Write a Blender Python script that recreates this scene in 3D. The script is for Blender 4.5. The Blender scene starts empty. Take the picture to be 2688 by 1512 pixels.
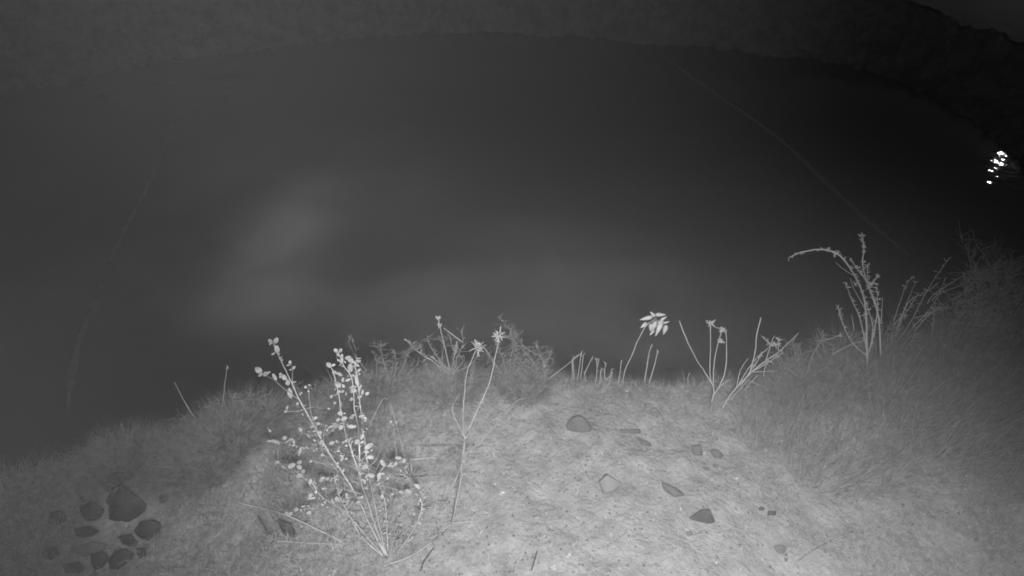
import bpy, bmesh, math, random
import numpy as np
from mathutils import Vector, Euler
R = math.radians
random.seed(7)
rng = np.random.default_rng(7)
scene = bpy.context.scene
C = scene.collection

# ------------------------------------------------------------------ camera
CAMZ, PITCH, F = 2.2, 40.0, 1467.0          # photo is 2688 x 1512 px
cam_d = bpy.data.cameras.new('camera')
cam_d.sensor_width = 36.0
cam_d.lens = F / 2688 * 36
cam_d.clip_start = 0.05; cam_d.clip_end = 600
cam = bpy.data.objects.new('camera', cam_d); C.objects.link(cam)
cam.location = (0, 0, CAMZ); cam.rotation_euler = (R(90 - PITCH), 0, 0)
scene.camera = cam
cam_d.dof.use_dof = True; cam_d.dof.focus_distance = 2.3; cam_d.dof.aperture_fstop = 4.0

# ------------------------------------------------------------------ world, dusk light
w = bpy.data.worlds.new('World'); scene.world = w; w.use_nodes = True
nt = w.node_tree; nt.nodes.clear()
sky = nt.nodes.new('ShaderNodeTexSky'); sky.sky_type = 'NISHITA'; sky.sun_disc = False
sky.sun_elevation = R(2); sky.sun_rotation = R(200)
bw = nt.nodes.new('ShaderNodeRGBToBW')                  # an infrared picture has no colour
bg = nt.nodes.new('ShaderNodeBackground'); bg.inputs['Strength'].default_value = 0.012
wo = nt.nodes.new('ShaderNodeOutputWorld')
nt.links.new(sky.outputs[0], bw.inputs[0]); nt.links.new(bw.outputs[0], bg.inputs['Color'])
nt.links.new(bg.outputs[0], wo.inputs[0])

sd = bpy.data.lights.new('moon', 'SUN'); sd.energy = 0.035; sd.angle = R(12)
so = bpy.data.objects.new('moon', sd); C.objects.link(so); so.rotation_euler = (R(50), 0, R(-20))

# the gauge camera's own infrared lamp, plus unseen spots added to lift dim areas
def spot(name, loc, target, power, size, blend, rad=0.03):
    d = bpy.data.lights.new(name, 'SPOT'); d.energy = power; d.spot_size = R(size); d.spot_blend = blend
    d.shadow_soft_size = rad
    o = bpy.data.objects.new(name, d); C.objects.link(o); o.location = loc
    v = Vector(target) - Vector(loc); o.rotation_euler = v.to_track_quat('-Z', 'Y').to_euler()
    return o
spot('infrared_and_fill_spot', (0.10, -0.16, 2.10), (0.34, 1.16, 0.0), 400, 89, 1.0, .10)
spot('infrared_and_fill_spot', (-0.22, -0.16, 2.14), (-2.8, 5.2, -1.9), 170, 70, 1.0, .08)  # added fill, brightens the left water and lower left bank
spot('infrared_and_fill_spot', (-0.7, -0.2, 2.9), (-0.2, 14.0, -2.2), 760, 70, 1.0, .08)  # added fill up and left of the camera, brightens the far bank

scene.view_settings.view_transform = 'Standard'; scene.view_settings.look = 'None'
scene.view_settings.exposure = 0.0; scene.view_settings.gamma = 1.0
scene.cycles.max_bounces = 4; scene.cycles.volume_bounces = 0
scene.cycles.filter_width = 1.8

# ------------------------------------------------------------------ helpers
cp, sp_ = math.cos(R(PITCH)), math.sin(R(PITCH))
def ray(px, py):
    x, f, u = px - 1344.0, F, 756.0 - py
    return x, f * cp + u * sp_, u * cp - f * sp_
def onz(px, py, z):
    x, y, d = ray(px, py); s = (z - CAMZ) / d
    return x * s, y * s
def at(px, py, Y):                                     # the point of that sight line Y metres in front
    x, y, d = ray(px, py); s = Y / y
    return Vector((x * s, Y, CAMZ + d * s))
def topix(x, y, z):
    z = z - CAMZ
    f = y * cp - z * sp_; u = y * sp_ + z * cp
    return 1344 + F * x / f, 756 - F * u / f

def _h(ix, iy, s):
    n = (ix * 374761393 + iy * 668265263 + s * 982451653) & 0x7fffffff
    n = ((n ^ (n >> 13)) * 1274126177) & 0x7fffffff
    n = n ^ (n >> 16)
    return (n & 0xffff) / 65535.0
def vnoise(x, y, s=0):
    x = np.asarray(x, float); y = np.asarray(y, float)
    xi = np.floor(x).astype(np.int64); yi = np.floor(y).astype(np.int64)
    xf = x - xi; yf = y - yi
    u = xf * xf * (3 - 2 * xf); v = yf * yf * (3 - 2 * yf)
    a = _h(xi, yi, s); b = _h(xi + 1, yi, s); c = _h(xi, yi + 1, s); d = _h(xi + 1, yi + 1, s)
    return (a * (1 - u) + b * u) * (1 - v) + (c * (1 - u) + d * u) * v * 1.0 - 0.5
def fbm(x, y, o=4, s=0):
    t = 0; a = 1.0; f = 1.0
    for i in range(o):
        t = t + a * vnoise(x * f, y * f, s + i * 17); a *= 0.5; f *= 2.03
    return t

# the brink of the near bank, as ground positions
BR = [(-900, 1420), (-300, 1330), (0, 1262), (150, 1240), (240, 1200), (300, 1175), (420, 1190), (500, 1196), (600, 1135),
      (760, 1085), (850, 1035), (950, 1005), (1050, 990), (1250, 992), (1400, 995), (1500, 1006), (1700, 1006), (1930, 1015),
      (2060, 1000), (2200, 985), (2350, 960), (2500, 920), (2688, 880), (3100, 830), (3800, 780)]
_b = np.array([onz(p[0], p[1], 0.0) for p in BR]); _o = np.argsort(_b[:, 0]); BX, BY = _b[_o, 0], _b[_o, 1]
# low swellings of the ground: photo position of the centre, radius, height
MND = [(330, 1260, .16, .07), (620, 1190, .22, .09), (430, 1420, .20, .03), (2300, 1080, .35, .10), (2620, 950, .35, .22),
       (2100, 1010, .20, .05), (1390, 1010, .14, .05), (1180, 1020, .2, .03), (2600, 1300, .5, .06)]
MNDW = [(*onz(a, b, 0.0), r, h) for a, b, r, h in MND]
_dx, _dy = onz(728, 1250, 0)
def H(x, y):
    x = np.asarray(x, float); y = np.asarray(y, float)
    z = fbm(x * 1.6, y * 1.6, 3, 3) * 0.05 + fbm(x * 9, y * 9, 3, 9) * 0.020 + fbm(x * 45, y * 45, 2, 21) * 0.006
    for mx, my, r, h in MNDW:
        z = z + h * np.exp(-((x - mx) ** 2 + (y - my) ** 2) / (r * r))
    # narrow gully between the left tussocks and the bare soil
    gx = _dx + 0.22 * (y - _dy) * -0.2 + 0.02 * fbm(y * 9, y * 0 + 3, 2, 5)
    z = z - 0.20 * np.exp(-((x - gx) / 0.04) ** 2) * np.exp(-((y - _dy) / 0.30) ** 4)
    yb = np.interp(x, BX, BY) + fbm(x * 5, x * 0 + 2, 3, 31) * 0.05
    t = y - yb
    d = np.where(t > 0, t, 0.0)
    z = z - (2.3 * d * d / (d + 0.035)) * (1 + 0.25 * fbm(x * 4, y * 4, 3, 44))
    return np.maximum(z, -3.1)
def ground_at(px, py):
    dx, dy, dz = ray(px, py); n = math.sqrt(dx * dx + dy * dy + dz * dz)
    dx, dy, dz = dx / n, dy / n, dz / n
    ts = np.linspace(1.2, 7.0, 1400)
    g = CAMZ + dz * ts - H(dx * ts, dy * ts)
    x, y = dx * ts, dy * ts; lim = np.interp(x, BX, BY)
    hit = (g < 0)
    i = int(np.argmax(hit))
    if not hit.any() or H(x[i], y[i]) < -0.18 or y[i] > lim[i] + .12:     # the sight line passes over the brink: stand on the brink behind it
        c = np.where(y <= lim + 0.03, g / ts, 9.0); i = int(np.argmin(c))
    return Vector((float(x[i]), float(y[i]), float(H(x[i], y[i]))))

def mesh(name, v, f, m, parent=None, smooth=True):
    me = bpy.data.meshes.new(name); me.from_pydata([tuple(p) for p in v], [], f)
    if smooth: me.polygons.foreach_set('use_smooth', [True] * len(me.polygons))
    me.materials.append(m); me.update()
    o = bpy.data.objects.new(name, me); C.objects.link(o)
    if parent is not None:
        o.parent = parent; o.matrix_parent_inverse = parent.matrix_world.inverted()
        o.location = (0, 0, 0)
        me.transform(__import__('mathutils').Matrix.Translation(-parent.location)); o.matrix_parent_inverse.identity()
    return o
def grid_mesh(name, X, Y, Z, m):
    ny, nx = X.shape
    v = np.stack([X.ravel(), Y.ravel(), Z.ravel()], 1).astype(np.float32)
    i = np.arange(ny * nx).reshape(ny, nx)
    q = np.stack([i[:-1, :-1], i[:-1, 1:], i[1:, 1:], i[1:, :-1]], -1).reshape(-1, 4).astype(np.int32)
    return np_mesh(name, v, q, m)
def np_mesh(name, v, q, m, parent=None):
    me = bpy.data.meshes.new(name)
    me.vertices.add(len(v)); me.vertices.foreach_set('co', np.asarray(v, np.float32).ravel())
    k = q.shape[1]
    me.loops.add(q.size); me.loops.foreach_set('vertex_index', q.ravel().astype(np.int32))
    me.polygons.add(len(q)); me.polygons.foreach_set('loop_start', np.arange(0, q.size, k, dtype=np.int32))
    me.polygons.foreach_set('loop_total', np.full(len(q), k, np.int32))
    me.polygons.foreach_set('use_smooth', np.ones(len(q), bool))
    me.update(calc_edges=True); me.validate()
    me.materials.append(m)
    o = bpy.data.objects.new(name, me); C.objects.link(o)
    if parent is not None: o.parent = parent
    return o
def tag(o, label=None, cat=None, group=None, kind=None):
    if label: o['label'] = label
    if cat: o['category'] = cat
    if group: o['group'] = group
    if kind: o['kind'] = kind
    return o
def thing(name, loc, label, cat, group=None):
    o = bpy.data.objects.new(name, None); o.empty_display_size = 0.05; C.objects.link(o)
    o.location = loc; tag(o, label, cat, group)
    bpy.context.view_layer.update()
    return o

# ------------------------------------------------------------------ materials (grey only: the picture is infrared)
def mat(name, v0, v1, scale=20, rough=0.85, bump=0.3, bscale=None, trans=0.0, detail=6, dist=0.02, spec=0.2):
    m = bpy.data.materials.new(name); m.use_nodes = True
    n = m.node_tree.nodes; l = m.node_tree.links; b = n['Principled BSDF']
    tc = n.new('ShaderNodeTexCoord')
    ns = n.new('ShaderNodeTexNoise'); ns.inputs['Scale'].default_value = scale; ns.inputs['Detail'].default_value = detail
    ns.inputs['Roughness'].default_value = 0.65
    cr = n.new('ShaderNodeValToRGB'); cr.color_ramp.elements[0].position = 0.32; cr.color_ramp.elements[1].position = 0.68
    cr.color_ramp.elements[0].color = (v0, v0, v0, 1); cr.color_ramp.elements[1].color = (v1, v1, v1, 1)
    l.new(tc.outputs['Object'], ns.inputs['Vector']); l.new(ns.outputs['Fac'], cr.inputs[0]); l.new(cr.outputs[0], b.inputs['Base Color'])
    b.inputs['Roughness'].default_value = rough; b.inputs['Specular IOR Level'].default_value = spec
    if bump:
        n2 = n.new('ShaderNodeTexNoise'); n2.inputs['Scale'].default_value = bscale or scale * 3; n2.inputs['Detail'].default_value = 8
        l.new(tc.outputs['Object'], n2.inputs['Vector'])
        bp = n.new('ShaderNodeBump'); bp.inputs['Strength'].default_value = bump; bp.inputs['Distance'].default_value = dist
        l.new(n2.outputs['Fac'], bp.inputs['Height']); l.new(bp.outputs[0], b.inputs['Normal'])
    return m
M = {}
M['soil'] = mat('soil', 0.19, 0.35, 9, 0.95, 1.0, 55, dist=0.012, spec=0.1, detail=14)
M['grass'] = mat('grass_blade', 0.09, 0.46, 45, 0.8, 0, spec=0.1)
M['long_grass'] = mat('long_grass_blade', 0.07, 0.38, 30, 0.8, 0, spec=0.1)
M['leaf'] = mat('pale_leaf', 0.18, 0.36, 55, 0.6, 0.2, 120, dist=0.002)
M['stem'] = mat('dry_stem', 0.34, 0.46, 40, 0.8, 0.2, 200, dist=0.001)
M['twig'] = mat('thin_twig', 0.22, 0.36, 40, 0.85, 0)
M['pod'] = mat('pod_skin', 0.42, 0.6, 45, 0.6, 0.2, 150, dist=0.001)
M['rock'] = mat('dark_rock', 0.035, 0.08, 12, 0.85, 0.5, 40, dist=0.01)
M['stone'] = mat('grey_stone', 0.10, 0.16, 14, 0.9, 0.5, 50, dist=0.01)
M['pale_stone'] = mat('pale_stone', 0.19, 0.25, 14, 0.9, 0.3, 60, dist=0.006)
M['far'] = mat('far_bank_soil', 0.10, 0.30, 2.2, 0.95, 1.0, 5, dist=0.12, spec=0.1, detail=10)
M['farg'] = mat('far_grass_blade', 0.08, 0.40, 5, 0.9, 0, spec=0.05)
M['path'] = mat('path_surface', 0.35, 0.50, .8, 0.9, 0.2, 20)
M['sill'] = mat('wet_concrete', 0.15, 0.26, 6, 0.7, 0.3, 20)

def water_mat():
    m = bpy.data.materials.new('murky_water'); m.use_nodes = True
    n = m.node_tree.nodes; l = m.node_tree.links; b = n['Principled BSDF']
    tc = n.new('ShaderNodeTexCoord')
    mp = n.new('ShaderNodeMapping'); mp.inputs['Scale'].default_value = (0.10, 0.16, 0.1)
    ns = n.new('ShaderNodeTexNoise'); ns.inputs['Scale'].default_value = 1.6; ns.inputs['Detail'].default_value = 3
    cr = n.new('ShaderNodeValToRGB'); cr.color_ramp.elements[0].position = 0.3; cr.color_ramp.elements[1].position = 0.75
    cr.color_ramp.elements[0].color = (0.05, 0.05, 0.05, 1); cr.color_ramp.elements[1].color = (0.11, 0.11, 0.11, 1)
    l.new(tc.outputs['Object'], mp.inputs[0]); l.new(mp.outputs[0], ns.inputs['Vector']); l.new(ns.outputs['Fac'], cr.inputs[0])
    at_ = n.new('ShaderNodeAttribute'); at_.attribute_name = 'glow_paint'
    mx = n.new('ShaderNodeMix'); mx.data_type = 'RGBA'; mx.inputs['B'].default_value = (.65, .65, .65, 1)  # pale tone of the painted glow, mixed over the water colour
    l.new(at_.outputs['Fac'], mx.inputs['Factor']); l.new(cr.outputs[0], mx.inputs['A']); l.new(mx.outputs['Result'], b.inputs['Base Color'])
    b.inputs['Roughness'].default_value = 0.02; b.inputs['IOR'].default_value = 1.33
    n2 = n.new('ShaderNodeTexNoise'); n2.inputs['Scale'].default_value = 4.5; n2.inputs['Detail'].default_value = 2
    l.new(tc.outputs['Object'], n2.inputs['Vector'])
    bp = n.new('ShaderNodeBump'); bp.inputs['Strength'].default_value = 0.7; bp.inputs['Distance'].default_value = 0.009
    l.new(n2.outputs['Fac'], bp.inputs['Height']); l.new(bp.outputs[0], b.inputs['Normal'])
    return m
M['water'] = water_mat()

# ------------------------------------------------------------------ near bank
def spaced(*segs):
    out = []
    for a, b, s in segs: out.append(np.arange(a, b - 1e-6, s))
    return np.concatenate(out + [np.array([segs[-1][1]])])
gx = spaced((-60, -10, 4), (-10, -4, .4), (-4, -2.8, .05), (-2.8, 3.6, .013), (3.6, 5, .05), (5, 10, .4), (10, 60, 4))
gy = spaced((-60, -8, 4), (-8, 0.2, .4), (.2, .7, .05), (.7, 2.7, .012), (2.7, 4.2, .05), (4.2, 5, .2))
X, Y = np.meshgrid(gx, gy)
tag(grid_mesh('ground', X, Y, H(X, Y), M['soil']), kind='structure')

# ------------------------------------------------------------------ water
WZ = -2.5
wx = spaced((-90, -20, 5), (-20, -9, .5), (-9, 9, .12), (9, 20, .5), (20, 90, 5)); wy = spaced((1.8, 14, .12), (14, 80, 4)); X, Y = np.meshgrid(wx, wy)
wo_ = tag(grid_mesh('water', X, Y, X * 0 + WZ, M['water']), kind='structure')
# lens-veil glow painted into the water colour as soft pale patches
glow_paint = X * 0
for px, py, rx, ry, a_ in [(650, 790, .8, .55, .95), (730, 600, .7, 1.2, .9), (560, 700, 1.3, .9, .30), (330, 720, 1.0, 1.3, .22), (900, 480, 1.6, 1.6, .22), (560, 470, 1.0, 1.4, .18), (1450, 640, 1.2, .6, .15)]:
    cx_, cy_ = onz(px, py, WZ); glow_paint = glow_paint + a_ * np.exp(-((X - cx_) / rx) ** 2 - ((Y - cy_) / ry) ** 2)
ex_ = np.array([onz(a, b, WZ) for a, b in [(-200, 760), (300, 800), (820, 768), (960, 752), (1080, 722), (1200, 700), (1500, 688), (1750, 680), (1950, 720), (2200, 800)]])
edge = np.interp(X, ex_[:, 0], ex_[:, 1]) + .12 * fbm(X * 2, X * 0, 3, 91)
glow_paint = glow_paint + .26 / (1 + np.exp((Y - edge) / .10)) * np.clip((X + 3.2) / 1.2, 0, 1) * np.clip((3.2 - X) / 1.6, 0, 1)
glow_paint = np.clip(glow_paint * (1 + .5 * fbm(X * .9, Y * .9, 4, 92)), 0, 1)
wa = wo_.data.attributes.new('glow_paint', 'FLOAT', 'POINT'); wa.data.foreach_set('value', glow_paint.ravel().astype(np.float32))

# ------------------------------------------------------------------ far bank, a slope round the bend up to a bench
WL = [(-500, 330), (-200, 285), (0, 252), (150, 226), (310, 182), (400, 165), (560, 142), (700, 127), (860, 110), (920, 98), (1000, 90), (1150, 86),
      (1300, 88), (1450, 94), (1600, 101), (1700, 114), (1850, 126), (2000, 142), (2150, 162), (2300, 195), (2420, 240), (2520, 300),
      (2600, 365), (2688, 436), (2900, 620)]
_w = np.array([onz(a, b, WZ) for a, b in WL])
_t = np.arctan2(_w[:, 0], _w[:, 1]); _r = np.hypot(_w[:, 0], _w[:, 1])
def rw(t): return np.interp(t, _t, _r) + fbm(t * 25, t * 0, 4, 71) * 0.35 + fbm(t * 110, t * 0 + 9, 3, 72) * 0.30
th = np.linspace(_t[0] - 0.3, _t[-1] + 0.25, 900)
dr = spaced((-0.8, 3.4, .05), (3.4, 8, .3), (8, 30, 2.5), (30, 200, 20))
T, D = np.meshgrid(th, dr); RW = rw(T); RR = RW + D
FX, FY = RR * np.sin(T), RR * np.cos(T)
def farz(x, y, d):
    u = np.clip((np.arctan2(x, y) - .40) / .25, 0, 1); u = u * u * (3 - 2 * u)      # the bank flattens round the bend to the right
    crest = 1.35 - .42 * u
    s = np.clip(d, -1, 50) * (0.62 - .31 * u)
    z = np.minimum(s, crest)
    a = np.clip((d + 0.1) / 0.6, 0.15, 1) * np.clip((4.2 - d) / 1.5, 0.03, 1)
    z = z + a * (fbm(x * 1.1, y * 1.1, 4, 81) * 0.22 + fbm(x * 5, y * 5, 3, 83) * 0.10)
    return WZ + z
tag(grid_mesh('far_bank', FX, FY, farz(FX, FY, D), M['far']), kind='structure')
# pale track on the bench
D2 = np.linspace(2.9, 8.6, 26); T2, DD = np.meshgrid(np.linspace(0.48, _t[-1] + .2, 240), D2); R2 = rw(T2) * 0 + np.interp(T2, _t, _r) + DD
PX, PY = R2 * np.sin(T2), R2 * np.cos(T2)
tag(grid_mesh('path', PX, PY, farz(PX, PY, DD) + .03, M['path']), kind='structure')

# ------------------------------------------------------------------ blades of grass
def blades(name, base, ln, wd, lean, m, seed=1, parent=None, bend=0.5, segs=2):
    r = np.random.default_rng(seed); N = len(base)
    wd = wd * np.where(r.uniform(0, 1, N) < .08, 2.1, 1.0); a = r.uniform(0, 2 * np.pi, N); side = np.stack([np.cos(a), np.sin(a), a * 0], 1) * wd[:, None] * 0.5
    up = np.array([0, 0, 1.0]) + lean; up /= np.linalg.norm(up, axis=1)[:, None]
    out = lean + r.normal(0, .35, (N, 3)) * [1, 1, .2]; out[:, 2] -= 0.4
    rows = []
    for k in range(segs + 1):
        t = k / segs
        c = base + up * (ln * t)[:, None] + out * (ln * bend * t * t)[:, None]
        s = side * (1 - t * 0.92)
        rows += [c - s, c + s]
    v = np.stack(rows, 1)                      # N, 2(segs+1), 3
    n = v.shape[1]; off = (np.arange(N) * n)[:, None]
    q = np.concatenate([off + np.array([[2 * k, 2 * k + 1, 2 * k + 3, 2 * k + 2]]) for k in range(segs)], 0)
    return np_mesh(name, v.reshape(-1, 3), q, m, parent)

def scatter(n, x0, x1, y0, y1, dens, seed):
    r = np.random.default_rng(seed)
    x = r.uniform(x0, x1, n); y = r.uniform(y0, y1, n)
    k = r.uniform(0, 1, n) < dens(x, y)
    return x[k], y[k], r
_rx, _ry = onz(320, 1385, 0)
bare = lambda x, y: np.exp(-(((x - _rx) / .24) ** 2 + ((y - _ry) / .15) ** 2) ** 2)       # little grass among the rocks at the left
yb = lambda x: np.interp(x, BX, BY)
def dens(x, y):
    e = np.exp(-((yb(x) - y) / 0.22) ** 2)
    left = 1 / (1 + np.exp((x + 0.12) / 0.12)); right = 1 / (1 + np.exp(-(x - 1.05) / 0.2))
    d = 0.34 + 0.8 * e + 0.65 * left + 0.5 * right
    d = d * (0.55 + 1.3 * np.clip(fbm(x * 7, y * 7, 3, 55) + 0.25, 0, 1))
    return np.clip(d, 0, 1) * (y < yb(x) + 0.10) * (1 - .45 * bare(x, y))
x, y, r = scatter(420000, -3.0, 3.8, 0.75, 2.8, dens, 11)
z = H(x, y) - 0.004
left = 1 / (1 + np.exp((x + 0.40) / 0.16)); right = 1 / (1 + np.exp(-(x - 1.25) / 0.2)); e = np.exp(-((yb(x) - y) / 0.12) ** 2)
ln = (0.009 + 0.042 * left + 0.04 * right + 0.034 * e) * (1 - .5 * bare(x, y)) * r.uniform(.5, 1.6, len(x))
wd = r.uniform(.0012, .0024, len(x)) + .0005 * left
lean = r.normal(0, .75, (len(x), 3)) * [1, 1, 0] + np.stack([right * .8, right * .6, x * 0], 1)
tag(blades('grass', np.stack([x, y, z], 1), ln, wd, lean, M['grass'], 2), kind='stuff')
print('grass blades', len(x))

# far bank grass
r = np.random.default_rng(6); n = 5200
t = r.uniform(_t[0], _t[-1], n); t = t + .010 * np.sin(t * 90); d = .02 + .25 * r.uniform(0, 1, n) ** 2; q = rw(t) + d; bx, by = q * np.sin(t), q * np.cos(t)
k_ = vnoise(t * 60, t * 0, 8) > .05; bx, by, d = bx[k_], by[k_], d[k_]; n = len(bx)
tag(blades('waterline_grass', np.stack([bx, by, farz(bx, by, d) - .02], 1), r.uniform(.08, .28, n), r.uniform(.010, .020, n), r.normal(0, .45, (n, 3)) * [1, 1, 0] - np.stack([bx, by, bx * 0], 1) * .03, M['farg'], 4), kind='stuff')
r = np.random.default_rng(5); n = 26000
t = r.uniform(_t[0], _t[-1], n); d = r.uniform(0.0, 4.2, n) ** 1.0; q = rw(t) + d
bx, by = q * np.sin(t), q * np.cos(t); keep = vnoise(bx * .9, by * .9, 7) + r.normal(0, .2, n) > -0.1
bx, by, d = bx[keep], by[keep], d[keep]; n = len(bx)
tag(blades('far_bank_grass', np.stack([bx, by, farz(bx, by, d) - .01], 1), r.uniform(.05, .16, n), r.uniform(.010, .022, n), r.normal(0, .5, (n, 3)) * [1, 1, 0], M['farg'], 3), kind='stuff')

# grit and small pebbles strewn over the bare soil
r = np.random.default_rng(77); n = 5200
px_, py_ = r.uniform(-.9, 2.3, n), r.uniform(.85, 2.0, n); k_ = py_ < yb(px_); px_, py_ = px_[k_], py_[k_]; n = len(px_)
sz = .0018 + .0045 * r.uniform(0, 1, n) ** 4
oc = np.array([(1, 0, 0), (-1, 0, 0), (0, 1, 0), (0, -1, 0), (0, 0, .7), (0, 0, -.7)], float); of = np.array([(0, 2, 4), (2, 1, 4), (1, 3, 4), (3, 0, 4), (2, 0, 5), (1, 2, 5), (3, 1, 5), (0, 3, 5)])
v_ = oc[None] * sz[:, None, None] * r.uniform(.6, 1.3, (n, 6, 1)); an = r.uniform(0, 6.28, n); ca, sa = np.cos(an)[:, None], np.sin(an)[:, None]
v_ = np.stack([v_[..., 0] * ca - v_[..., 1] * sa, v_[..., 0] * sa + v_[..., 1] * ca, v_[..., 2]], -1) + np.stack([px_, py_, H(px_, py_) + sz * .3], 1)[:, None]
tag(np_mesh('gravel', v_.reshape(-1, 3), (of[None] + (np.arange(n) * 6)[:, None, None]).reshape(-1, 3), M['stone']), kind='stuff')

# dead blades and leaf scraps lying flat
M['litter'] = mat('dead_leaf_scrap', .07, .62, 25, .9, 0, spec=.05)
r = np.random.default_rng(78); n = 5200
px_, py_ = r.uniform(-2.0, 2.4, n), r.uniform(.85, 2.1, n); k_ = py_ < yb(px_) - .01; px_, py_ = px_[k_], py_[k_]; n = len(px_)
a_ = r.uniform(0, 6.28, n); kind_ = r.uniform(0, 1, n) < .25
tag(blades('leaf_litter', np.stack([px_, py_, H(px_, py_) + .003], 1), np.where(kind_, r.uniform(.008, .018, n), r.uniform(.015, .05, n)), np.where(kind_, r.uniform(.006, .012, n), r.uniform(.0015, .003, n)),
    np.stack([np.cos(a_) * 5, np.sin(a_) * 5, a_ * 0], 1), M['litter'], 79, bend=.05), kind='stuff')

# grass clumps: each a tussock of its own
def clump(px, py, rad, n, l0, l1, lean, label, seed, m='long_grass', name='grass_clump', wd=(.0014, .0026), spread=.45, group='grass clumps along the brink', cat='grass clump'):
    g = ground_at(px, py); r = np.random.default_rng(seed)
    a = r.uniform(0, 6.283, n); q = rad * np.sqrt(r.uniform(0, 1, n))
    x = g.x + q * np.cos(a); y = g.y + q * np.sin(a); z = H(x, y) - .006
    ok = z > g.z - .35; x, y, z, a, q = x[ok], y[ok], z[ok], a[ok], q[ok]; n = len(x)
    L = np.stack([np.cos(a) * q / rad * spread * 1.6, np.sin(a) * q / rad * spread * 1.6, a * 0], 1) + r.normal(0, spread, (n, 3)) * [1, 1, 0] + np.array([lean[0], lean[1], 0])
    o = blades(name, np.stack([x, y, z], 1) - np.array(g), r.uniform(l0, l1, n), r.uniform(*wd, n), L, M[m], seed, segs=3, bend=.35)
    o.location = g
    return tag(o, label, cat, group)
clump(320, 1205, .13, 4600, .05, .14, (0, .2), 'fuzzy grass clump on the brink just above the pointed dark rock', 21)
clump(545, 1190, .17, 5600, .06, .16, (-.1, .1), 'rounded fuzzy grass clump left of the dark gully', 22)
clump(640, 1110, .13, 3600, .07, .18, (0, .1), 'taller shaggy grass clump on the brink left of the leafy shrub', 23)
clump(450, 1215, .13, 3200, .05, .13, (0, .1), 'low grass clump in the dip between two fuzzy mounds', 24)
clump(960, 1020, .15, 3000, .06, .15, (0, .1), 'grass clump on the brink behind the leafy shrub', 25)
clump(1180, 1010, .14, 2000, .05, .12, (0, .1), 'low grass clump at the foot of the branching weed', 36)
clump(740, 1370, .10, 700, .03, .08, (0, .1), 'ragged grass clump around the pale pointed slab', 37)
clump(1370, 1010, .11, 2000, .05, .13, (0, .1), 'grass clump under the drooping feathery weed', 26)
clump(2110, 1010, .15, 2600, .07, .17, (.15, .1), 'grass clump left of the tall arching weed', 27)
clump(2290, 1010, .20, 3600, .10, .26, (.45, .3), 'shaggy grass clump at the foot of the tall arching weed', 28)
clump(2440, 1090, .26, 2600, .15, .38, (1.0, .7), 'long swept grass clump leaning to the right below the fan of stems', 29)
clump(2600, 960, .24, 4200, .12, .34, (.5, .3), 'tall fuzzy grass clump standing nearest the right edge', 30)
clump(2200, 1180, .25, 1200, .15, .36, (.8, .6), 'sparse clump of long diagonal grass in front of the shaggy clump', 31)
clump(2620, 1180, .28, 1800, .14, .36, (.9, .7), 'long diagonal grass clump low at the right edge', 32)
clump(2000, 1130, .12, 420, .12, .24, (.6, .5), 'thin wisps of long grass right of the forked bare weed', 33)
clump(60, 1420, .18, 1000, .06, .18, (.3, .3), 'coarse grass clump in the dim lower left corner', 34)
clump(560, 1490, .14, 900, .04, .09, (.1, .2), 'grass clump at the bottom edge right of the dark rocks', 35)

# ------------------------------------------------------------------ tubes, leaves, plants
class G:
    def __init__(s): s.v = []; s.f = []
    def tube(s, pts, r0, r1, k=5):
        pts = [Vector(p) for p in pts]; n = len(pts)
        if n < 2: return
        b = len(s.v)
        for i, p in enumerate(pts):
            d = (pts[min(i + 1, n - 1)] - pts[max(i - 1, 0)])
            if d.length < 1e-7: d = Vector((0, 0, 1))
            d.normalize(); a = d.cross(Vector((0.3, 1, 0.2))).normalized(); c = d.cross(a)
            rr = r0 + (r1 - r0) * i / (n - 1)
            for j in range(k):
                t = 6.28318 * j / k; s.v.append(p + (a * math.cos(t) + c * math.sin(t)) * rr)
        for i in range(n - 1):
            for j in range(k):
                s.f.append((b + i * k + j, b + i * k + (j + 1) % k, b + (i + 1) * k + (j + 1) % k, b + (i + 1) * k + j))
        s.f.append(tuple(b + j for j in range(k))[::-1]); s.f.append(tuple(b + (n - 1) * k + j for j in range(k)))
    def leaf(s, c, ax, nr, L, W, cup=.18):
        ax = ax.normalized(); nr = (nr - ax * nr.dot(ax)).normalized(); sd = ax.cross(nr); b = len(s.v)
        ts = [-.5, -.36, -.12, .16, .38, .5]; ws = [.04, .30, .49, .47, .27, .03]
        for t, q in zip(ts, ws):
            arch = -nr * (t * t) * L * .35
            s.v.append(c + ax * t * L - sd * q * W + nr * cup * q * W + arch)
            s.v.append(c + ax * t * L + arch)
            s.v.append(c + ax * t * L + sd * q * W + nr * cup * q * W + arch)
        for i in range(5):
            for j in range(2):
                a = b + i * 3 + j; s.f.append((a, a + 1, a + 4, a + 3))
    def pod(s, c, ax, L, W, k=8):
        ax = ax.normalized(); a = ax.cross(Vector((.2, .9, .3))).normalized(); d = ax.cross(a); b = len(s.v)
        pr = [(-.5, .12), (-.42, .34), (-.25, .5), (-.05, .47), (.15, .34), (.33, .18), (.5, .02)]
        for t, q in pr:
            for j in range(k):
                th_ = 6.28318 * j / k; rib = 1 + .10 * math.cos(4 * th_)
                s.v.append(c + ax * t * L + (a * math.cos(th_) + d * math.sin(th_) * .85) * q * W * rib)
        for i in range(len(pr) - 1):
            for j in range(k):
                s.f.append((b + i * k + j, b + i * k + (j + 1) % k, b + (i + 1) * k + (j + 1) % k, b + (i + 1) * k + j))
        s.f.append(tuple(b + j for j in range(k))[::-1]); s.f.append(tuple(b + (len(pr) - 1) * k + j for j in range(k)))
    def build(s, name, m, parent=None):
        if not s.v: return None
        return mesh(name, s.v, s.f, m, parent)

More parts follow.
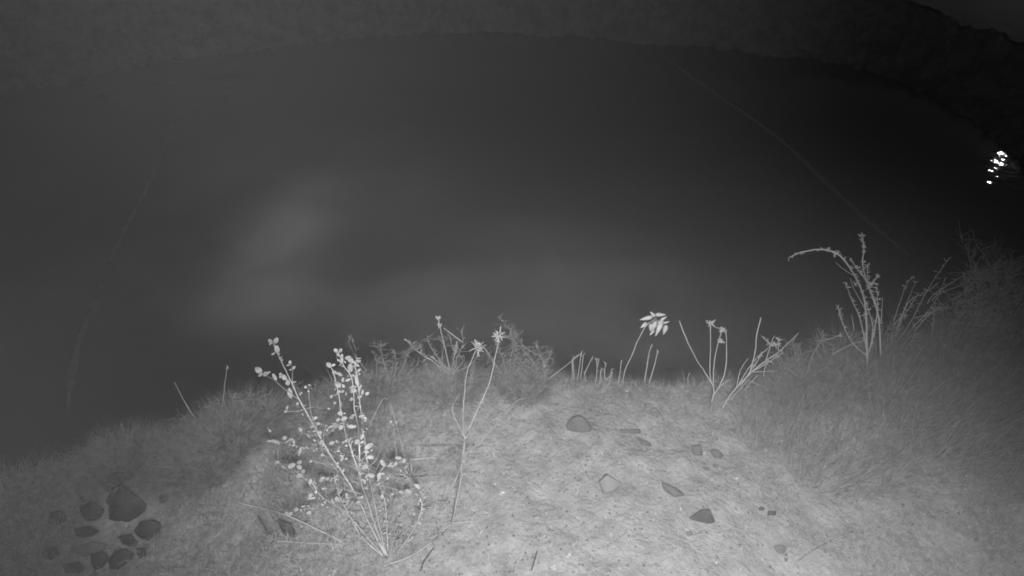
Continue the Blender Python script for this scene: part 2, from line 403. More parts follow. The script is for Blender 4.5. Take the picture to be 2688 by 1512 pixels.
def zc(ox, oy, sc, pts): return [(ox + p[0] * sc, oy + p[1] * sc) + tuple(p[2:]) for p in pts]
Z4 = lambda p: zc(600, 850, .1941, p)
Z5 = lambda p: zc(700, 1130, .1941, p)
Z6 = lambda p: zc(1050, 800, .1747, p)
Z7 = lambda p: zc(1500, 780, .2333, p)
A1 = lambda p: zc(0, 1006, .3494, p)
A2 = lambda p: zc(894, 1006, .3494, p)
A3 = lambda p: zc(1788, 1006, .3494, p)
A6 = lambda p: zc(1788, 500, .3494, p)

def smooth_pts(p, sub=4):
    p = [Vector((a[0], a[1])) for a in p]
    if len(p) < 3:
        return [p[0].lerp(p[-1], i / (sub * 1)) for i in range(sub + 1)]
    out = []
    for i in range(len(p) - 1):
        a, b, c, d = p[max(i - 1, 0)], p[i], p[i + 1], p[min(i + 2, len(p) - 1)]
        for k in range(sub):
            t = k / sub
            out.append(0.5 * ((2 * b) + (c - a) * t + (2 * a - 5 * b + 4 * c - d) * t * t + (3 * b - a - 3 * c + d) * t ** 3))
    out.append(p[-1]); return out

PLANTS = []
GC = {}
def soil_y(px, py):                                    # how far away the soil lies along a sight line, 99 where the line clears the brink
    dx, dy, dz = ray(px, py); ts = np.linspace(.8, 3.2, 400) / dy
    x, y = dx * ts, dy * ts; hit = CAMZ + dz * ts < H(x, y)
    if not hit.any(): return 99.0
    i = int(np.argmax(hit)); return float(y[i]) if y[i] < np.interp(x[i], BX, BY) + .05 else 99.0
class Plant:
    """a plant rooted at a ground position; branches are given by where the photo shows them, spread in depth by a smooth field"""
    def __init__(s, name, base, label, cat, lean=.35, depth=.10, group=None, seed=0):
        s.base = base; s.g = ground_at(*base); s.lean = lean; s.depth = depth; s.seed = seed
        s.o = thing(name, s.g, label, cat, group); s.rnd = random.Random(seed + 99); s.gs = []; PLANTS.append(s)
    def Y(s, px, py):
        up = max(0.0, (s.base[1] - py)) / 1000.0
        fade = min(1.0, up * 5)
        y_ = s.g.y + s.lean * up + s.depth * fade * 2 * float(fbm(px / 140.0 + s.seed * 3.1, py / 170.0, 2, s.seed + 5))
        k = (int(px // 10), int(py // 10))
        if k not in GC: GC[k] = soil_y(px, py)
        return min(y_, GC[k] - .025) if up > .012 else y_
    def p(s, px, py, j=0): return at(px, py, s.Y(px, py) + j)
    def line(s, pts, sub=4, wob=0.6):
        q = smooth_pts(pts, sub)
        return [s.p(a.x + s.rnd.uniform(-wob, wob), a.y + s.rnd.uniform(-wob, wob)) for a in q]
    def stem(s, pts, w0=5, w1=2.5, m='stem', name='stem', g=None):
        l = s.line(pts); sc = (l[0] - Vector((0, 0, CAMZ))).length / F
        gg = G(); gg.tube(l, w0 * sc * .38, w1 * sc * .34)
        s.gs.append(([Vector((a.x, a.y)) for a in smooth_pts(pts, 3)], gg, name, m))
    def near(s, x, y):
        return min(s.gs, key=lambda e: min((q.x - x) ** 2 + (q.y - y) ** 2 for q in e[0]))[1]
    def finish(s):
        for _, g, name, m in s.gs: g.build(name, M[m], s.o)
    def knobs(s, g, pts, size=6, n=8, arms=2):
        q = smooth_pts(pts, 6)
        for i in range(n):
            a = q[s.rnd.randrange(len(q))]; g = s.near(a.x, a.y); c = s.p(a.x, a.y); sc = (c - Vector((0, 0, CAMZ))).length / F
            for k in range(arms):
                d = Vector((s.rnd.uniform(-1, 1), s.rnd.uniform(-1, 1), s.rnd.uniform(-.2, 1))).normalized()
                g.tube([c, c + d * size * sc * s.rnd.uniform(.4, 1.2)], 1.0 * sc, .7 * sc, 4)
    def burst(s, g, px, py, r, n=14, w=1.6, flat=1.0, up=0):
        g = g or s.near(px, py)
        c = s.p(px, py); sc = (c - Vector((0, 0, CAMZ))).length / F
        for k in range(n):
            d = Vector((s.rnd.gauss(0, 1), s.rnd.gauss(0, 1) * flat, s.rnd.gauss(0, 1) + up)).normalized()
            e = c + d * r * sc * s.rnd.uniform(.5, 1.1)
            mid = c.lerp(e, .5) + Vector((s.rnd.uniform(-1, 1), s.rnd.uniform(-1, 1), s.rnd.uniform(-1, 1))) * r * sc * .1
            g.tube([c, mid, e], w * sc * .6, w * sc * .35, 4)
    def leaves(s, g, lst, k=.1941):
        for (px, py, L, W, an) in lst:
            c = s.p(px, py, s.rnd.uniform(-.03, .03)); sc = (c - Vector((0, 0, CAMZ))).length / F
            a = R(an); ax = Vector((math.cos(a), math.sin(a) * sp_ * 1.0, math.sin(a) * cp)) + Vector((0, s.rnd.uniform(-.3, .3), 0))
            vn = (Vector((0, 0, CAMZ)) - c).normalized() + Vector((s.rnd.gauss(0, .25), s.rnd.gauss(0, .25), s.rnd.gauss(0, .25)))
            g.leaf(c, ax, vn, L * k * sc, W * k * sc * .95)

# --- the leafy shrub
sh = Plant('leafy_shrub', (1015, 1465), 'tall shrub with pale oval leaves on thin stems, in front of the bank edge', 'shrub', lean=.75, depth=.14, seed=1)
main = [
 ([(718, 902), (732, 935), (751, 974), (771, 1017), (784, 1046), (823, 1116), (843, 1153), (871, 1200), (898, 1239), (935, 1300), (975, 1385), (1015, 1465)], 6),
 ([(887, 922), (897, 947), (905, 965), (921, 985), (928, 1020), (930, 1070), (938, 1108), (943, 1150), (944, 1200), (948, 1260), (975, 1350), (1015, 1465)], 5),
 ([(862, 953), (874, 974), (881, 1001), (889, 1034), (895, 1079), (901, 1102), (906, 1136), (919, 1169), (929, 1202), (941, 1237), (950, 1275), (990, 1390), (1015, 1465)], 5.5),
 ([(930, 947), (934, 970), (940, 1005), (944, 1054), (951, 1102), (955, 1128), (962, 1200), (978, 1300), (1005, 1420), (1017, 1465)], 4.5),
 ([(725, 1213), (745, 1225), (764, 1239), (815, 1264), (836, 1295), (861, 1316), (906, 1343), (960, 1405), (1010, 1463)], 4),
 ([(1059, 1208), (1038, 1217), (1010, 1223), (991, 1254), (1003, 1291), (1012, 1330), (1016, 1400), (1018, 1465)], 4),
 ([(1094, 1274), (1104, 1305), (1106, 1340), (1080, 1400), (1030, 1465)], 3.5),
 ([(878, 1246), (884, 1277), (894, 1310), (923, 1363), (950, 1410), (1012, 1466)], 4),
]
for pts, wv in main: sh.stem(pts[::-1], wv, 2.6)
tw = G()
for pts in [
 [(784, 1048), (751, 1025), (726, 1003), (701, 986), (683, 976)],
 [(771, 1019), (768, 1005), (767, 970), (762, 951)],
 [(850, 1165), (819, 1093), (815, 1073), (810, 1025), (805, 1015)],
 [(853, 1178), (797, 1173), (748, 1163), (704, 1159)],
 [(884, 1120), (861, 1138), (836, 1144), (805, 1140), (789, 1134), (783, 1147)],
 [(905, 1312), (873, 1326), (836, 1334), (778, 1338), (754, 1347)],
 [(958, 1160), (965, 1128), (1002, 1052), (1018, 1048)],
 [(1060, 1200), (1050, 1150), (1040, 1112), (1023, 1050)],
 [(985, 1270), (1040, 1285), (1055, 1290), (1075, 1290)], [(940, 1237), (965, 1225), (985, 1210), (1003, 1170), (1020, 1120)],
 [(900, 1110), (870, 1120), (840, 1112), (815, 1110)], [(930, 1090), (945, 1060), (935, 1030)], [(889, 1034), (868, 1040)],
 [(919, 1169), (935, 1150), (950, 1144)], [(871, 1200), (850, 1196), (842, 1200)], [(861, 1316), (880, 1300), (900, 1290)],
 [(815, 1264), (840, 1260), (858, 1255)], [(929, 1202), (950, 1190), (965, 1172)], [(894, 1310), (925, 1305), (945, 1308)],
 [(978, 1300), (1000, 1302), (1005, 1295)], [(898, 1239), (880, 1230), (790, 1195)], [(843, 1153), (830, 1165), (816, 1180)],
 [(935, 1300), (900, 1260), (870, 1215)], [(800, 1075), (775, 1080), (752, 1080)], [(800, 1075), (825, 1068), (850, 1074)],
]: sh.stem(pts, 2.6, 1.4, 'twig', 'twig')
for pts, wv in main: sh.knobs(tw, pts, 7, 12, 1)
TWE = []
L4 = [(565,240,80,55,125),(640,228,90,60,65),(655,345,110,62,100),(600,408,60,25,30),(703,462,50,20,40),(832,520,50,40,90),(805,560,60,25,20),(883,595,60,38,50),(835,622,40,25,30),(405,628,110,75,140),(430,690,70,35,45),(500,680,80,60,20),(545,655,40,20,0),(622,720,100,42,120),(703,685,45,40,90),(700,718,50,30,45),(755,725,90,70,120),(800,800,60,60,90),(885,790,60,20,15),(880,860,60,40,110),(832,940,140,65,95),(975,945,60,20,40),(1040,858,40,35,80),(1090,828,40,20,0),(1080,915,30,25,0),(790,1140,60,30,75),(770,1188,50,30,20),(1450,360,60,50,130),(1515,360,60,50,55),(1480,420,45,45,60),(1535,435,60,40,90),(1530,500,90,45,80),(1510,555,60,25,40),(1355,555,85,60,130),(1415,560,60,35,20),(1425,655,70,40,20),(1495,678,95,40,150),(1610,460,100,55,30),(1650,490,120,70,150),(1750,465,80,25,170),(1740,510,100,50,0),(1740,560,60,30,150),(1645,600,110,75,100),(1750,640,90,35,40),(1735,770,170,50,105),(1545,760,70,30,80),(1615,760,85,38,20),(1475,820,90,90,0),(1550,840,60,40,130),(1680,858,100,35,5),(1490,920,60,40,20),(1540,915,50,35,30),(1690,900,100,60,0),(1770,880,80,40,70),(1810,930,80,35,80),(1875,945,60,45,30),(1590,950,50,30,70),(1390,985,50,30,60),(1435,1070,40,40,0),(1510,1060,40,35,0),(1660,1020,50,60,0),(1770,990,70,40,30),(1510,1210,70,60,0),(1560,1285,90,60,20),(1480,1300,60,40,40),(1660,1270,60,70,0),(1800,1250,80,40,0),(1850,1280,60,40,130),(1430,1365,100,50,10),(1370,1400,80,35,30),(1520,1400,60,60,120),(1660,1390,120,50,0),(1160,1280,80,40,10),(1130,1390,80,30,20),(1210,1350,60,40,0),(1350,1145,50,20,0),(970,1430,60,40,140)]
L5 = [(110,145,90,40,170),(35,145,60,30,0),(240,100,60,50,30),(330,125,60,40,0),(450,285,115,45,75),(440,430,75,50,35),(440,495,70,50,150),(335,475,95,60,15),(495,550,50,45,60),(440,610,70,55,20),(590,695,75,45,85),(745,660,85,50,30),(820,655,50,40,20),(135,430,60,40,20),(880,170,70,50,20),(1225,155,70,65,60),(1290,85,80,45,60),(1375,215,120,65,35),(1350,290,60,50,0),(1400,360,90,50,0),(745,160,60,60,0),(1335,490,70,60,60),(1570,440,90,50,120),(1665,475,70,30,5),(1740,455,60,40,45),(1780,370,80,40,170),(1858,410,60,50,100),(1410,605,90,55,160),(1520,620,80,50,100),(1550,585,90,25,0),(1310,670,60,20,160),(1510,725,60,25,30),(1350,780,30,30,0),(1080,880,65,45,95),(1095,960,50,40,60),(1265,905,80,35,15),(1225,970,70,30,30),(1560,900,60,50,100),(1570,845,60,30,85),(1700,860,35,35,0),(1815,835,55,40,150),(1920,820,80,45,160),(2040,755,95,45,140),(945,925,60,55,90),(1255,450,30,30,0),(400,1068,50,45,0),(462,1080,35,30,0),(265,1125,50,35,45),(322,1125,50,45,150),(590,880,60,40,30),(600,915,100,25,10),(750,330,50,40,0),(1035,160,40,20,0),(1075,205,40,25,0)]
for k in range(58):
    px, py = 740 + 350 * sh.rnd.random(), 1130 + 330 * sh.rnd.random(); a_ = R(sh.rnd.uniform(20, 160)); l_ = sh.rnd.uniform(30, 95)
    pts, wv = sh.rnd.choice(main); q = smooth_pts(pts, 4); o_ = min(q, key=lambda e: (e.x - px) ** 2 + (e.y - py) ** 2)
    px, py = o_.x + (px - o_.x) * .5, o_.y + (py - o_.y) * .5
    e_ = (px + l_ * math.cos(a_), py - l_ * math.sin(a_)); m_ = ((o_.x + e_[0]) / 2 + sh.rnd.uniform(-9, 9), (o_.y + e_[1]) / 2 + sh.rnd.uniform(-9, 9))
    sh.stem([(o_.x, o_.y), m_, e_], 2.6, 1.4, 'twig', 'twig')
    TWE.append(e_)
lf = G(); sh.leaves(lf, Z4(L4))
for e_ in TWE:
    sh.leaves(lf, [(e_[0] + sh.rnd.uniform(-8, 8), e_[1] + sh.rnd.uniform(-8, 8), sh.rnd.uniform(22, 60), sh.rnd.uniform(12, 32), sh.rnd.uniform(0, 180)) for _ in range(sh.rnd.choice([0, 1, 2, 3]))]); sh.leaves(lf, Z5(L5))
ex = []
for pts, wv in main + [([(853, 1178), (704, 1159)], 1), ([(884, 1120), (783, 1147)], 1), ([(905, 1312), (754, 1347)], 1)]:
    q = smooth_pts(pts, 6)
    for i in range(20):
        a = sh.rnd.choice(q[:int(len(q) * .9)]); ex.append((a.x + sh.rnd.uniform(-10, 10), a.y + sh.rnd.uniform(-8, 8), sh.rnd.uniform(18, 62), sh.rnd.uniform(9, 30), sh.rnd.uniform(0, 180)))
sh.leaves(lf, ex)
lf.build('foliage', M['leaf'], sh.o)

# spiky rosettes and small weeds among the shrub
def rosette(px, py, r, label, seed, n=26, up=.6, w=2.4):
    g = ground_at(px, py + r * .5); P_ = Plant('spiky_weed', (px, py + r * .5), label, 'weed', lean=0, depth=0, group='spiky weeds round the leafy shrub', seed=seed)
    q = G(); P_.burst(q, px, py, r, n, w, 1.0, up); q.build('spikes', M['leaf'], P_.o)
    s_ = G(); s_.tube([P_.g - Vector((0, 0, .01)), P_.p(px, py)], .002, .0015); s_.build('stem', M['stem'], P_.o)
rosette(1080, 1250, 48, 'tall upright spiky weed right of the leafy shrub', 41, 24, 1.3)
rosette(1045, 1410, 24, 'star-shaped spiky weed on the ground in front of the leafy shrub', 42)
rosette(1150, 1408, 20, 'small spiky weed at the foot of the tall forked stalk', 43)
rosette(865, 1415, 22, 'spiky weed at the end of the long leaning twig', 44)
rosette(715, 1420, 20, 'spiky weed below the pale pointed slab', 45)
rosette(1105, 1335, 22, 'faint spiky weed between shrub and tall forked stalk', 46)
rosette(1165, 1320, 18, 'tiny spiky weed left of the tall forked stalk', 47, 16)

# --- tall forked dry stalk with burrs
f = Plant('forked_stalk', (1184, 1390), 'tall forked dry stalk with a bristly burr and a crossed tip, centre of the bank', 'dry stalk', lean=.9, depth=.06, seed=2)
f.stem([(1184, 1390), (1191, 1355), (1201, 1303), (1208, 1270), (1213, 1216), (1221, 1153)], 5, 4.5, 'twig')
f.stem([(1221, 1153), (1215, 1097), (1222, 1006), (1226, 975), (1235, 952), (1247, 924), (1254, 914)], 4.5, 3.5, 'twig')
f.stem([(1221, 1153), (1243, 1097), (1282, 1013), (1298, 948), (1307, 905), (1311, 880), (1314, 858)], 4.5, 3.5, 'twig')
f.stem([(1213, 1200), (1261, 1160), (1306, 1111), (1334, 1079), (1359, 1051), (1380, 1046)], 3.5, 2.2, 'twig')
f.stem([(1221, 1150), (1187, 1076), (1208, 1034)], 2.5, 1.6)
f.stem([(1213, 1216), (1200, 1250), (1185, 1282)], 3, 2)
b1 = G(); f.burst(b1, 1254, 912, 24, 40, 3, 1, .2); f.burst(b1, 1262, 908, 14, 14, 3); b1.build('burr', M['twig'], f.o)
b2 = G(); f.burst(b2, 1309, 878, 20, 22, 3.4, 1, .1); f.burst(b2, 1307, 893, 9, 12, 3.2, 1, -.5)
b2.tube([f.p(1311, 880), f.p(1315, 856)], .0028, .002); b2.tube([f.p(1309, 876), f.p(1326, 873)], .0024, .002); b2.tube([f.p(1309, 880), f.p(1296, 880)], .002, .0016)
b2.build('burr', M['twig'], f.o)

f = Plant('leaning_stalk', (1322, 985), 'short bare stalk leaning left behind the tall forked stalk', 'dry stalk', lean=.3, depth=.03, seed=3)
f.stem([(1322, 988), (1298, 952), (1267, 907)], 3.5, 3)
f = Plant('budded_stalk', (1180, 968), 'upright stalk with a knobbly bud on the brink, left of the forked stalk', 'dry stalk', lean=.3, depth=.05, seed=4)
f.stem([(1180, 968), (1171, 926), (1162, 887), (1155, 858)], 3.8, 2.4)
b = G(); f.burst(b, 1150, 833, 8, 16, 3); b.tube([f.p(1150, 833), f.p(1155, 858)], .002, .002); b.build('bud', M['stem'], f.o); b = G(); f.burst(b, 1154, 855, 10, 14, 3, 1, 1.2); b.build('bud', M['stem'], f.o)
f = Plant('branching_weed', (1180, 985), 'low branching weed fanning out to the left from the brink, left of the forked stalk', 'weed', lean=.3, depth=.07, seed=5)
for p_ in [[(1182, 980), (1123, 940), (1092, 919), (1067, 893)], [(1180, 972), (1155, 955), (1134, 938)], [(1180, 975), (1148, 986), (1062, 1029)], [(1182, 992), (1160, 987), (1110, 979)],
           [(1186, 968), (1195, 922), (1199, 901)], [(1184, 975), (1197, 960), (1198, 940)], [(1218, 901), (1186, 877), (1164, 861)], [(1182, 980), (1200, 972), (1218, 975)]]:
    f.stem(p_, 3.2, 1.8)
b = G()
for p_ in [[(1123, 940), (1067, 893)], [(1195, 930), (1199, 901)], [(1180, 970), (1134, 938)]]: f.knobs(b, p_, 8, 12, 2)


# feathery fine-twigged weeds
def feather(name, base, tips, n, ln, label, seed, lean=.25, w=1.5, cat='weed', m='twig', group='feathery weeds on the brink', depth=.12, up=.35):
    f = Plant(name, base, label, cat, lean=lean, depth=depth, group=group, seed=seed)
    for t in tips: f.stem([base] + t, 3.2, 1.4, m)
    g = G()
    for k in range(n):
        t = f.rnd.choice(tips); q = smooth_pts([base] + t, 5); a = q[int(len(q) * f.rnd.uniform(.12, .999))]
        an = f.rnd.uniform(0, 6.28); l = ln * f.rnd.uniform(.3, 1.1)
        c0 = f.p(a.x, a.y, f.rnd.uniform(-.015, .015)); sc = (c0 - Vector((0, 0, CAMZ))).length / F
        d = Vector((f.rnd.gauss(0, 1), f.rnd.gauss(0, .8), f.rnd.gauss(up, .8))).normalized(); d2 = (d + Vector((f.rnd.gauss(0, .6), f.rnd.gauss(0, .6), f.rnd.gauss(0, .6)))).normalized()
        c1 = c0 + d * l * sc * .5; c2 = c1 + d2 * l * sc * .5
        f.near(a.x, a.y).tube([c0, c1, c2], w * sc * .5, w * sc * .3, 3)
    return f
feather('feathery_weed', (1430, 1000), [[(1426, 945), (1378, 912), (1338, 863), (1307, 831)], [(1400, 950), (1360, 905), (1330, 885)], [(1425, 950), (1415, 925), (1406, 905)], [(1390, 965), (1350, 930), (1350, 915)],
        [(1410, 990), (1370, 970), (1340, 955)], [(1428, 960), (1440, 940), (1447, 925)]], 300, 30, 'feathery weed arching left over the brink beside the stubble', 51)
feather('feathery_weed', (1170, 990), [[(1150, 940), (1130, 910), (1120, 880)], [(1140, 950), (1110, 930), (1100, 900)], [(1200, 940), (1215, 900), (1210, 870)], [(1230, 960), (1250, 940), (1256, 930)], [(1160, 940), (1165, 905), (1150, 880)],
        [(1215, 950), (1190, 915), (1180, 880)]], 170, 28, 'hazy feathery weed behind the budded stalk', 52, w=1.3)
feather('feathery_weed', (640, 1100), [[(610, 1070), (580, 1060), (555, 1065)], [(640, 1060), (620, 1040), (600, 1035)], [(660, 1060), (670, 1040), (655, 1030)], [(700, 1060), (690, 1040)], [(600, 1085), (560, 1075), (540, 1060)],
        [(560, 1110), (520, 1100), (460, 1098)], [(560, 1118), (520, 1115), (480, 1120)]], 300, 26, 'twiggy feathery weed on top of the left brink', 53)
feather('feathery_weed', (300, 1190), [[(280, 1160), (262, 1150)], [(325, 1150), (320, 1115)], [(340, 1160), (350, 1145)], [(300, 1150), (290, 1140)]], 60, 22, 'small feathery weed at the far left end of the brink', 54)
feather('feathery_weed', (985, 1010), [[(940, 960), (935, 930), (925, 890)], [(990, 960), (985, 935), (975, 920)], [(1010, 970), (1005, 940)], [(960, 970), (930, 930), (915, 895)], [(1000, 990), (1015, 950)]], 110, 22, 'wispy feathery weed behind the top of the leafy shrub', 55, w=1.3)
feather('feathery_weed', (1030, 1010), [[(1040, 960), (1035, 925)], [(1060, 960), (1070, 930), (1085, 905)], [(1010, 960), (1000, 920), (990, 900)], [(1075, 980), (1100, 950)]], 240, 30, 'hazy feathery weed between the shrub top and the branching weed', 59, w=1.1)
feather('feathery_weed', (1330, 1000), [[(1320, 940), (1300, 900)], [(1340, 940), (1350, 900), (1340, 870)], [(1300, 960), (1280, 930)], [(1360, 960), (1375, 930)]], 260, 32, 'thin feathery weed just left of the arching one by the stubble', 60, w=1.1)
feather('feathery_weed', (800, 1080), [[(790, 1040), (780, 1010)], [(820, 1040), (830, 1010)], [(770, 1060), (750, 1040)]], 140, 26, 'low feathery weed behind the left stem of the leafy shrub', 63, w=1.1)
feather('feathery_weed', (2110, 1000), [[(2090, 940), (2080, 900)], [(2130, 940), (2150, 900), (2160, 880)], [(2170, 960), (2190, 910)], [(2060, 960), (2040, 930)]], 260, 32, 'low feathery weed between the bare weed and the tall arching weed', 64, w=1.1)
feather('feathery_weed', (2300, 960), [[(2290, 900), (2280, 860)], [(2330, 900), (2345, 860)], [(2370, 930), (2400, 880)], [(2260, 920), (2230, 890)]], 320, 36, 'thick feathery weed at the foot of the fan of fine stems', 65, w=1.1, up=.8)
f = Plant('bare_stalk', (500, 1100), 'lone thin stalk leaning left over dark water, above the left brink', 'dry stalk', lean=.2, depth=.03, seed=6, group='thin stalks on the left brink')
f.stem([(510, 1096), (485, 1055), (458, 1003)], 2.4, 1.8)
f = Plant('bare_stalk', (584, 1070), 'lone thin upright stalk on the left brink', 'dry stalk', lean=.2, depth=.03, seed=7, group='thin stalks on the left brink')
f.stem([(582, 1080), (590, 1010), (597, 960)], 2.4, 1.8); b = G(); f.burst(b, 598, 968, 9, 5, 2.2, 1, 1.5); b.build('bud', M['twig'], f.o)

# --- pod plant
f = Plant('pod_plant', (1637, 1006), 'single thin stalk topped with a bright cluster of pale drooping pods', 'plant', lean=.3, depth=.02, seed=8)
f.stem(Z7([(585, 965), (580, 930), (610, 800), (680, 660), (740, 500), (830, 335), (900, 270), (950, 250)]), 4, 3.2)
cc = (960, 262)
for (x_, y_, L_, W_, an) in [(912,190,88,44,125),(1005,197,115,52,12),(1040,238,82,36,40),(1072,282,72,30,18),(838,238,150,60,195),(812,318,95,54,215),(1052,372,125,54,262),(985,350,200,62,248),(925,335,150,58,262),(893,345,95,50,268),(905,400,80,40,225),(950,280,70,50,80),(1000,300,70,46,300)]:
    q = G(); px, py = Z7([(x_, y_)])[0]; c = f.p(px, py, random.uniform(-.02, .02)); sc = (c - Vector((0, 0, CAMZ))).length / F
    a = R(an); ax = Vector((math.cos(a), math.sin(a) * sp_ * .6, math.sin(a) * cp)) + Vector((0, random.uniform(-.3, .3), 0))
    q.pod(c, ax, L_ * .2333 * sc, W_ * .2333 * sc); q.build('pod', M['pod'], f.o)
    s2 = G(); s2.tube([f.p(*Z7([cc])[0]), c - ax.normalized() * L_ * .2333 * sc * .45], .0012, .001, 4); s2.build('pod_stalk', M['twig'], f.o)
for i, (x_, y_, lb) in enumerate([(590, 942, 'small fallen pod at the foot of the pod-topped stalk'), (628, 938, 'fallen pod lying just right of the pod-topped stalk'), (626, 1055, 'fallen pod on the soil below the pod-topped stalk')]):
    g_ = ground_at(*Z7([(x_, y_ + 8)])[0]); o = G(); o.pod(Vector((0, 0, .004)), Vector((1, .3, .1)), .020, .010); o = o.build('fallen_pod', M['pod']); o.location = g_; tag(o, lb, 'pod', 'fallen pods')

# --- stubble stalks
ST = [([(30,945),(24,800),(20,660)],'leftmost stubble stalk, beside the feathery weed'),([(65,950),(90,780),(115,608)],'tallest of the stubble stalks on the brink'),([(98,930),(120,780),(136,650)],'thin stubble stalk just right of the tallest one'),
      ([(165,950),(150,860),(195,760),(240,665)],'kinked stubble stalk leaning right'),([(262,1000),(290,800),(276,680)],'stubble stalk forked at its tip'),([(385,950),(372,860),(387,745)],'upright stubble stalk right of the forked one'),
      ([(318,1000),(326,880),(332,820),(372,810)],'stubble stalk with a bent-over top'),([(418,1000),(440,900),(452,808)],'slanting stubble stalk near the right end of the row'),([(520,1000),(545,840),(568,708)],'lone stubble stalk just left of the pod-topped stalk'),
      ([(350,1010),(400,920),(450,880)],'stubble stalk slanting low to the right'),([(0,945),(10,850),(15,700),(100,645)],'stubble stalk with a tip bent far to the right')]
for i, (p_, lb) in enumerate(ST):
    p2 = Z7(p_); f = Plant('stubble_stalk', p2[0], lb, 'dry stalk', lean=.3, depth=.02, seed=60 + i, group='stubble stalks along the brink'); f.stem(p2, 3.6, 2.6)
    b = G(); f.knobs(b, p2, 7, 7, 1)
    if i == 4: f.stem(Z7([(288, 800), (315, 690)]), 3, 2.4)
    
p2 = Z7([(1000, 1000), (560, 990)]);
f = Plant('bent_stalk', Z7([(-450, 1000)])[0], 'long thin stalk slanting up to the stubble stalks from the left', 'dry stalk', lean=.3, depth=.02, seed=75)
f.stem([(1440, 995), (1475, 968), (1528, 925)], 3, 2)
for i, (p_, lb) in enumerate([([(820, 965), (850, 780), (870, 650), (903, 530)], 'left of two upright twin stalks below the pod cluster'), ([(872, 970), (940, 750), (970, 600)], 'right of two upright twin stalks below the pod cluster')]):
    p2 = Z7(p_); f = Plant('upright_stalk', p2[0], lb, 'dry stalk', lean=.3, depth=.02, seed=80 + i, group='twin stalks under the pod cluster'); f.stem(p2, 5, 2.4)
    b = G(); f.knobs(b, p2, 6, 9, 1)
f = Plant('stub_stalk', Z7([(1303, 945)])[0], 'short stub of a stalk on the brink between pod plant and forked bare weed', 'dry stalk', lean=.2, depth=.01, seed=83); f.stem(Z7([(1303, 950), (1315, 890), (1332, 850)]), 3.4, 2.8)

# --- forked bare weed with crossed heads
f = Plant('forked_weed', Z7([(1565, 1300)])[0], 'bare weed forking into four tall stems, one bent left, two with ragged heads', 'weed', lean=.5, depth=.07, seed=9)
for p_, a_, b_ in [([(1565,1300),(1580,1180),(1600,1080),(1597,1010)],5.5,5),([(1597,1010),(1500,840),(1400,690),(1290,460),(1215,265)],4.5,3.4),([(1597,1010),(1560,890),(1563,600),(1565,320)],4,3.4),
                   ([(1597,1010),(1597,930),(1600,800),(1630,600),(1690,380)],4,3.2),([(1590,1120),(1670,990),(1730,830),(1748,600),(1735,370)],4,3.4),([(1640,1040),(1700,980),(1780,930)],3,2)]:
    f.stem(Z7(p_), a_, b_)
for cx_, cy_, arms in [(1570, 290, [(1510,260),(1630,345),(1630,250),(1540,330),(1520,290),(1600,330),(1560,260)]), (1700, 370, [(1640,340),(1755,370),(1700,335),(1735,340),(1670,400),(1730,400)]), (1685, 495, [(1660,510),(1700,480),(1690,515)])]:
    b = G()
    for a_ in arms: b.tube(f.line(Z7([(cx_, cy_), a_])), .0032, .0022, 5)
    px, py = Z7([(cx_, cy_)])[0]; f.burst(b, px, py, 10, 12, 3.4); b.build('seed_head', M['stem'], f.o)

# --- many-stemmed bare weed
f = Plant('bare_weed', Z7([(1690, 1262)])[0], 'many-stemmed bare weed spraying up to the right from one crooked base', 'weed', lean=.55, depth=.09, seed=10)
for p_, a_ in [([(1690,1262),(1780,1110),(1900,970),(2000,870),(2040,830)],6),([(2000,860),(2020,800),(2070,600),(2085,420),(2133,230)],5.5),([(2030,835),(2180,720),(2350,600),(2558,405)],5),([(2030,840),(2200,740),(2370,630)],4),
            ([(2040,842),(2150,835),(2350,830)],3.5),([(1880,985),(2000,790),(2080,690),(2250,540)],3.5),([(1860,1010),(1900,830),(1985,690)],3.5),([(1900,1000),(2050,780),(2140,640)],3.5),([(2250,540),(2190,490),(2130,430)],2.6),
            ([(2180,740),(2240,540),(2285,430)],2.8),([(2330,600),(2325,530),(2322,455)],2.6),([(1950,1040),(1980,1010),(2090,880)],3),([(1760,1160),(1880,1050),(1990,920)],3),([(2165,900),(2175,800),(2200,740)],2.6),([(1990,940),(2060,960),(2120,1000)],2.6)]:
    f.stem(Z7(p_), a_, a_ * .6)
b = G()
for p_ in [[(2250,540),(2130,430)],[(2250,540),(2330,480)],[(2330,600),(2322,455)],[(2240,540),(2310,560)],[(2200,740),(2370,630)],[(2140,640),(2050,780)]]: f.knobs(b, Z7(p_), 9, 8, 2)


# --- tall arching weed
f = Plant('arching_weed', A6([(1400, 1440)])[0], 'tall weed with a budded stem arching over to the left above dark water', 'weed', lean=.35, depth=.10, seed=11)
AR = [([(1400,1440),(1395,1150),(1390,950),(1370,800),(1310,650),(1230,530),(1160,470),(1040,442),(900,465),(810,505)],6),([(1500,1260),(1490,1000),(1460,850),(1400,700),(1365,560),(1372,450),(1360,340)],5),
      ([(1420,1200),(1470,950),(1460,870),(1390,680),(1330,600),(1270,510)],4),([(1390,1180),(1340,950),(1280,820),(1240,700)],3.6),([(1395,1240),(1290,1150),(1215,1000),(1180,880)],3.6),([(1470,880),(1405,700),(1402,560)],3.4),
      ([(1400,740),(1440,690),(1475,645)],3),([(1490,1000),(1480,930),(1470,710)],3),([(1400,1250),(1440,1050),(1400,870),(1330,700)],3.2),([(1140,1230),(1290,1150),(1390,1130)],3),([(1195,1085),(1100,1120),(1000,1130)],2.4),
      ([(1310,650),(1220,590),(1160,540)],2.6),([(1385,900),(1300,740),(1270,660)],2.6),([(1300,1050),(1280,930)],2.4),([(1500,1000),(1515,800)],2.4)]
for p_, a_ in AR: f.stem(A6(p_), a_, a_ * .5)
b = G()
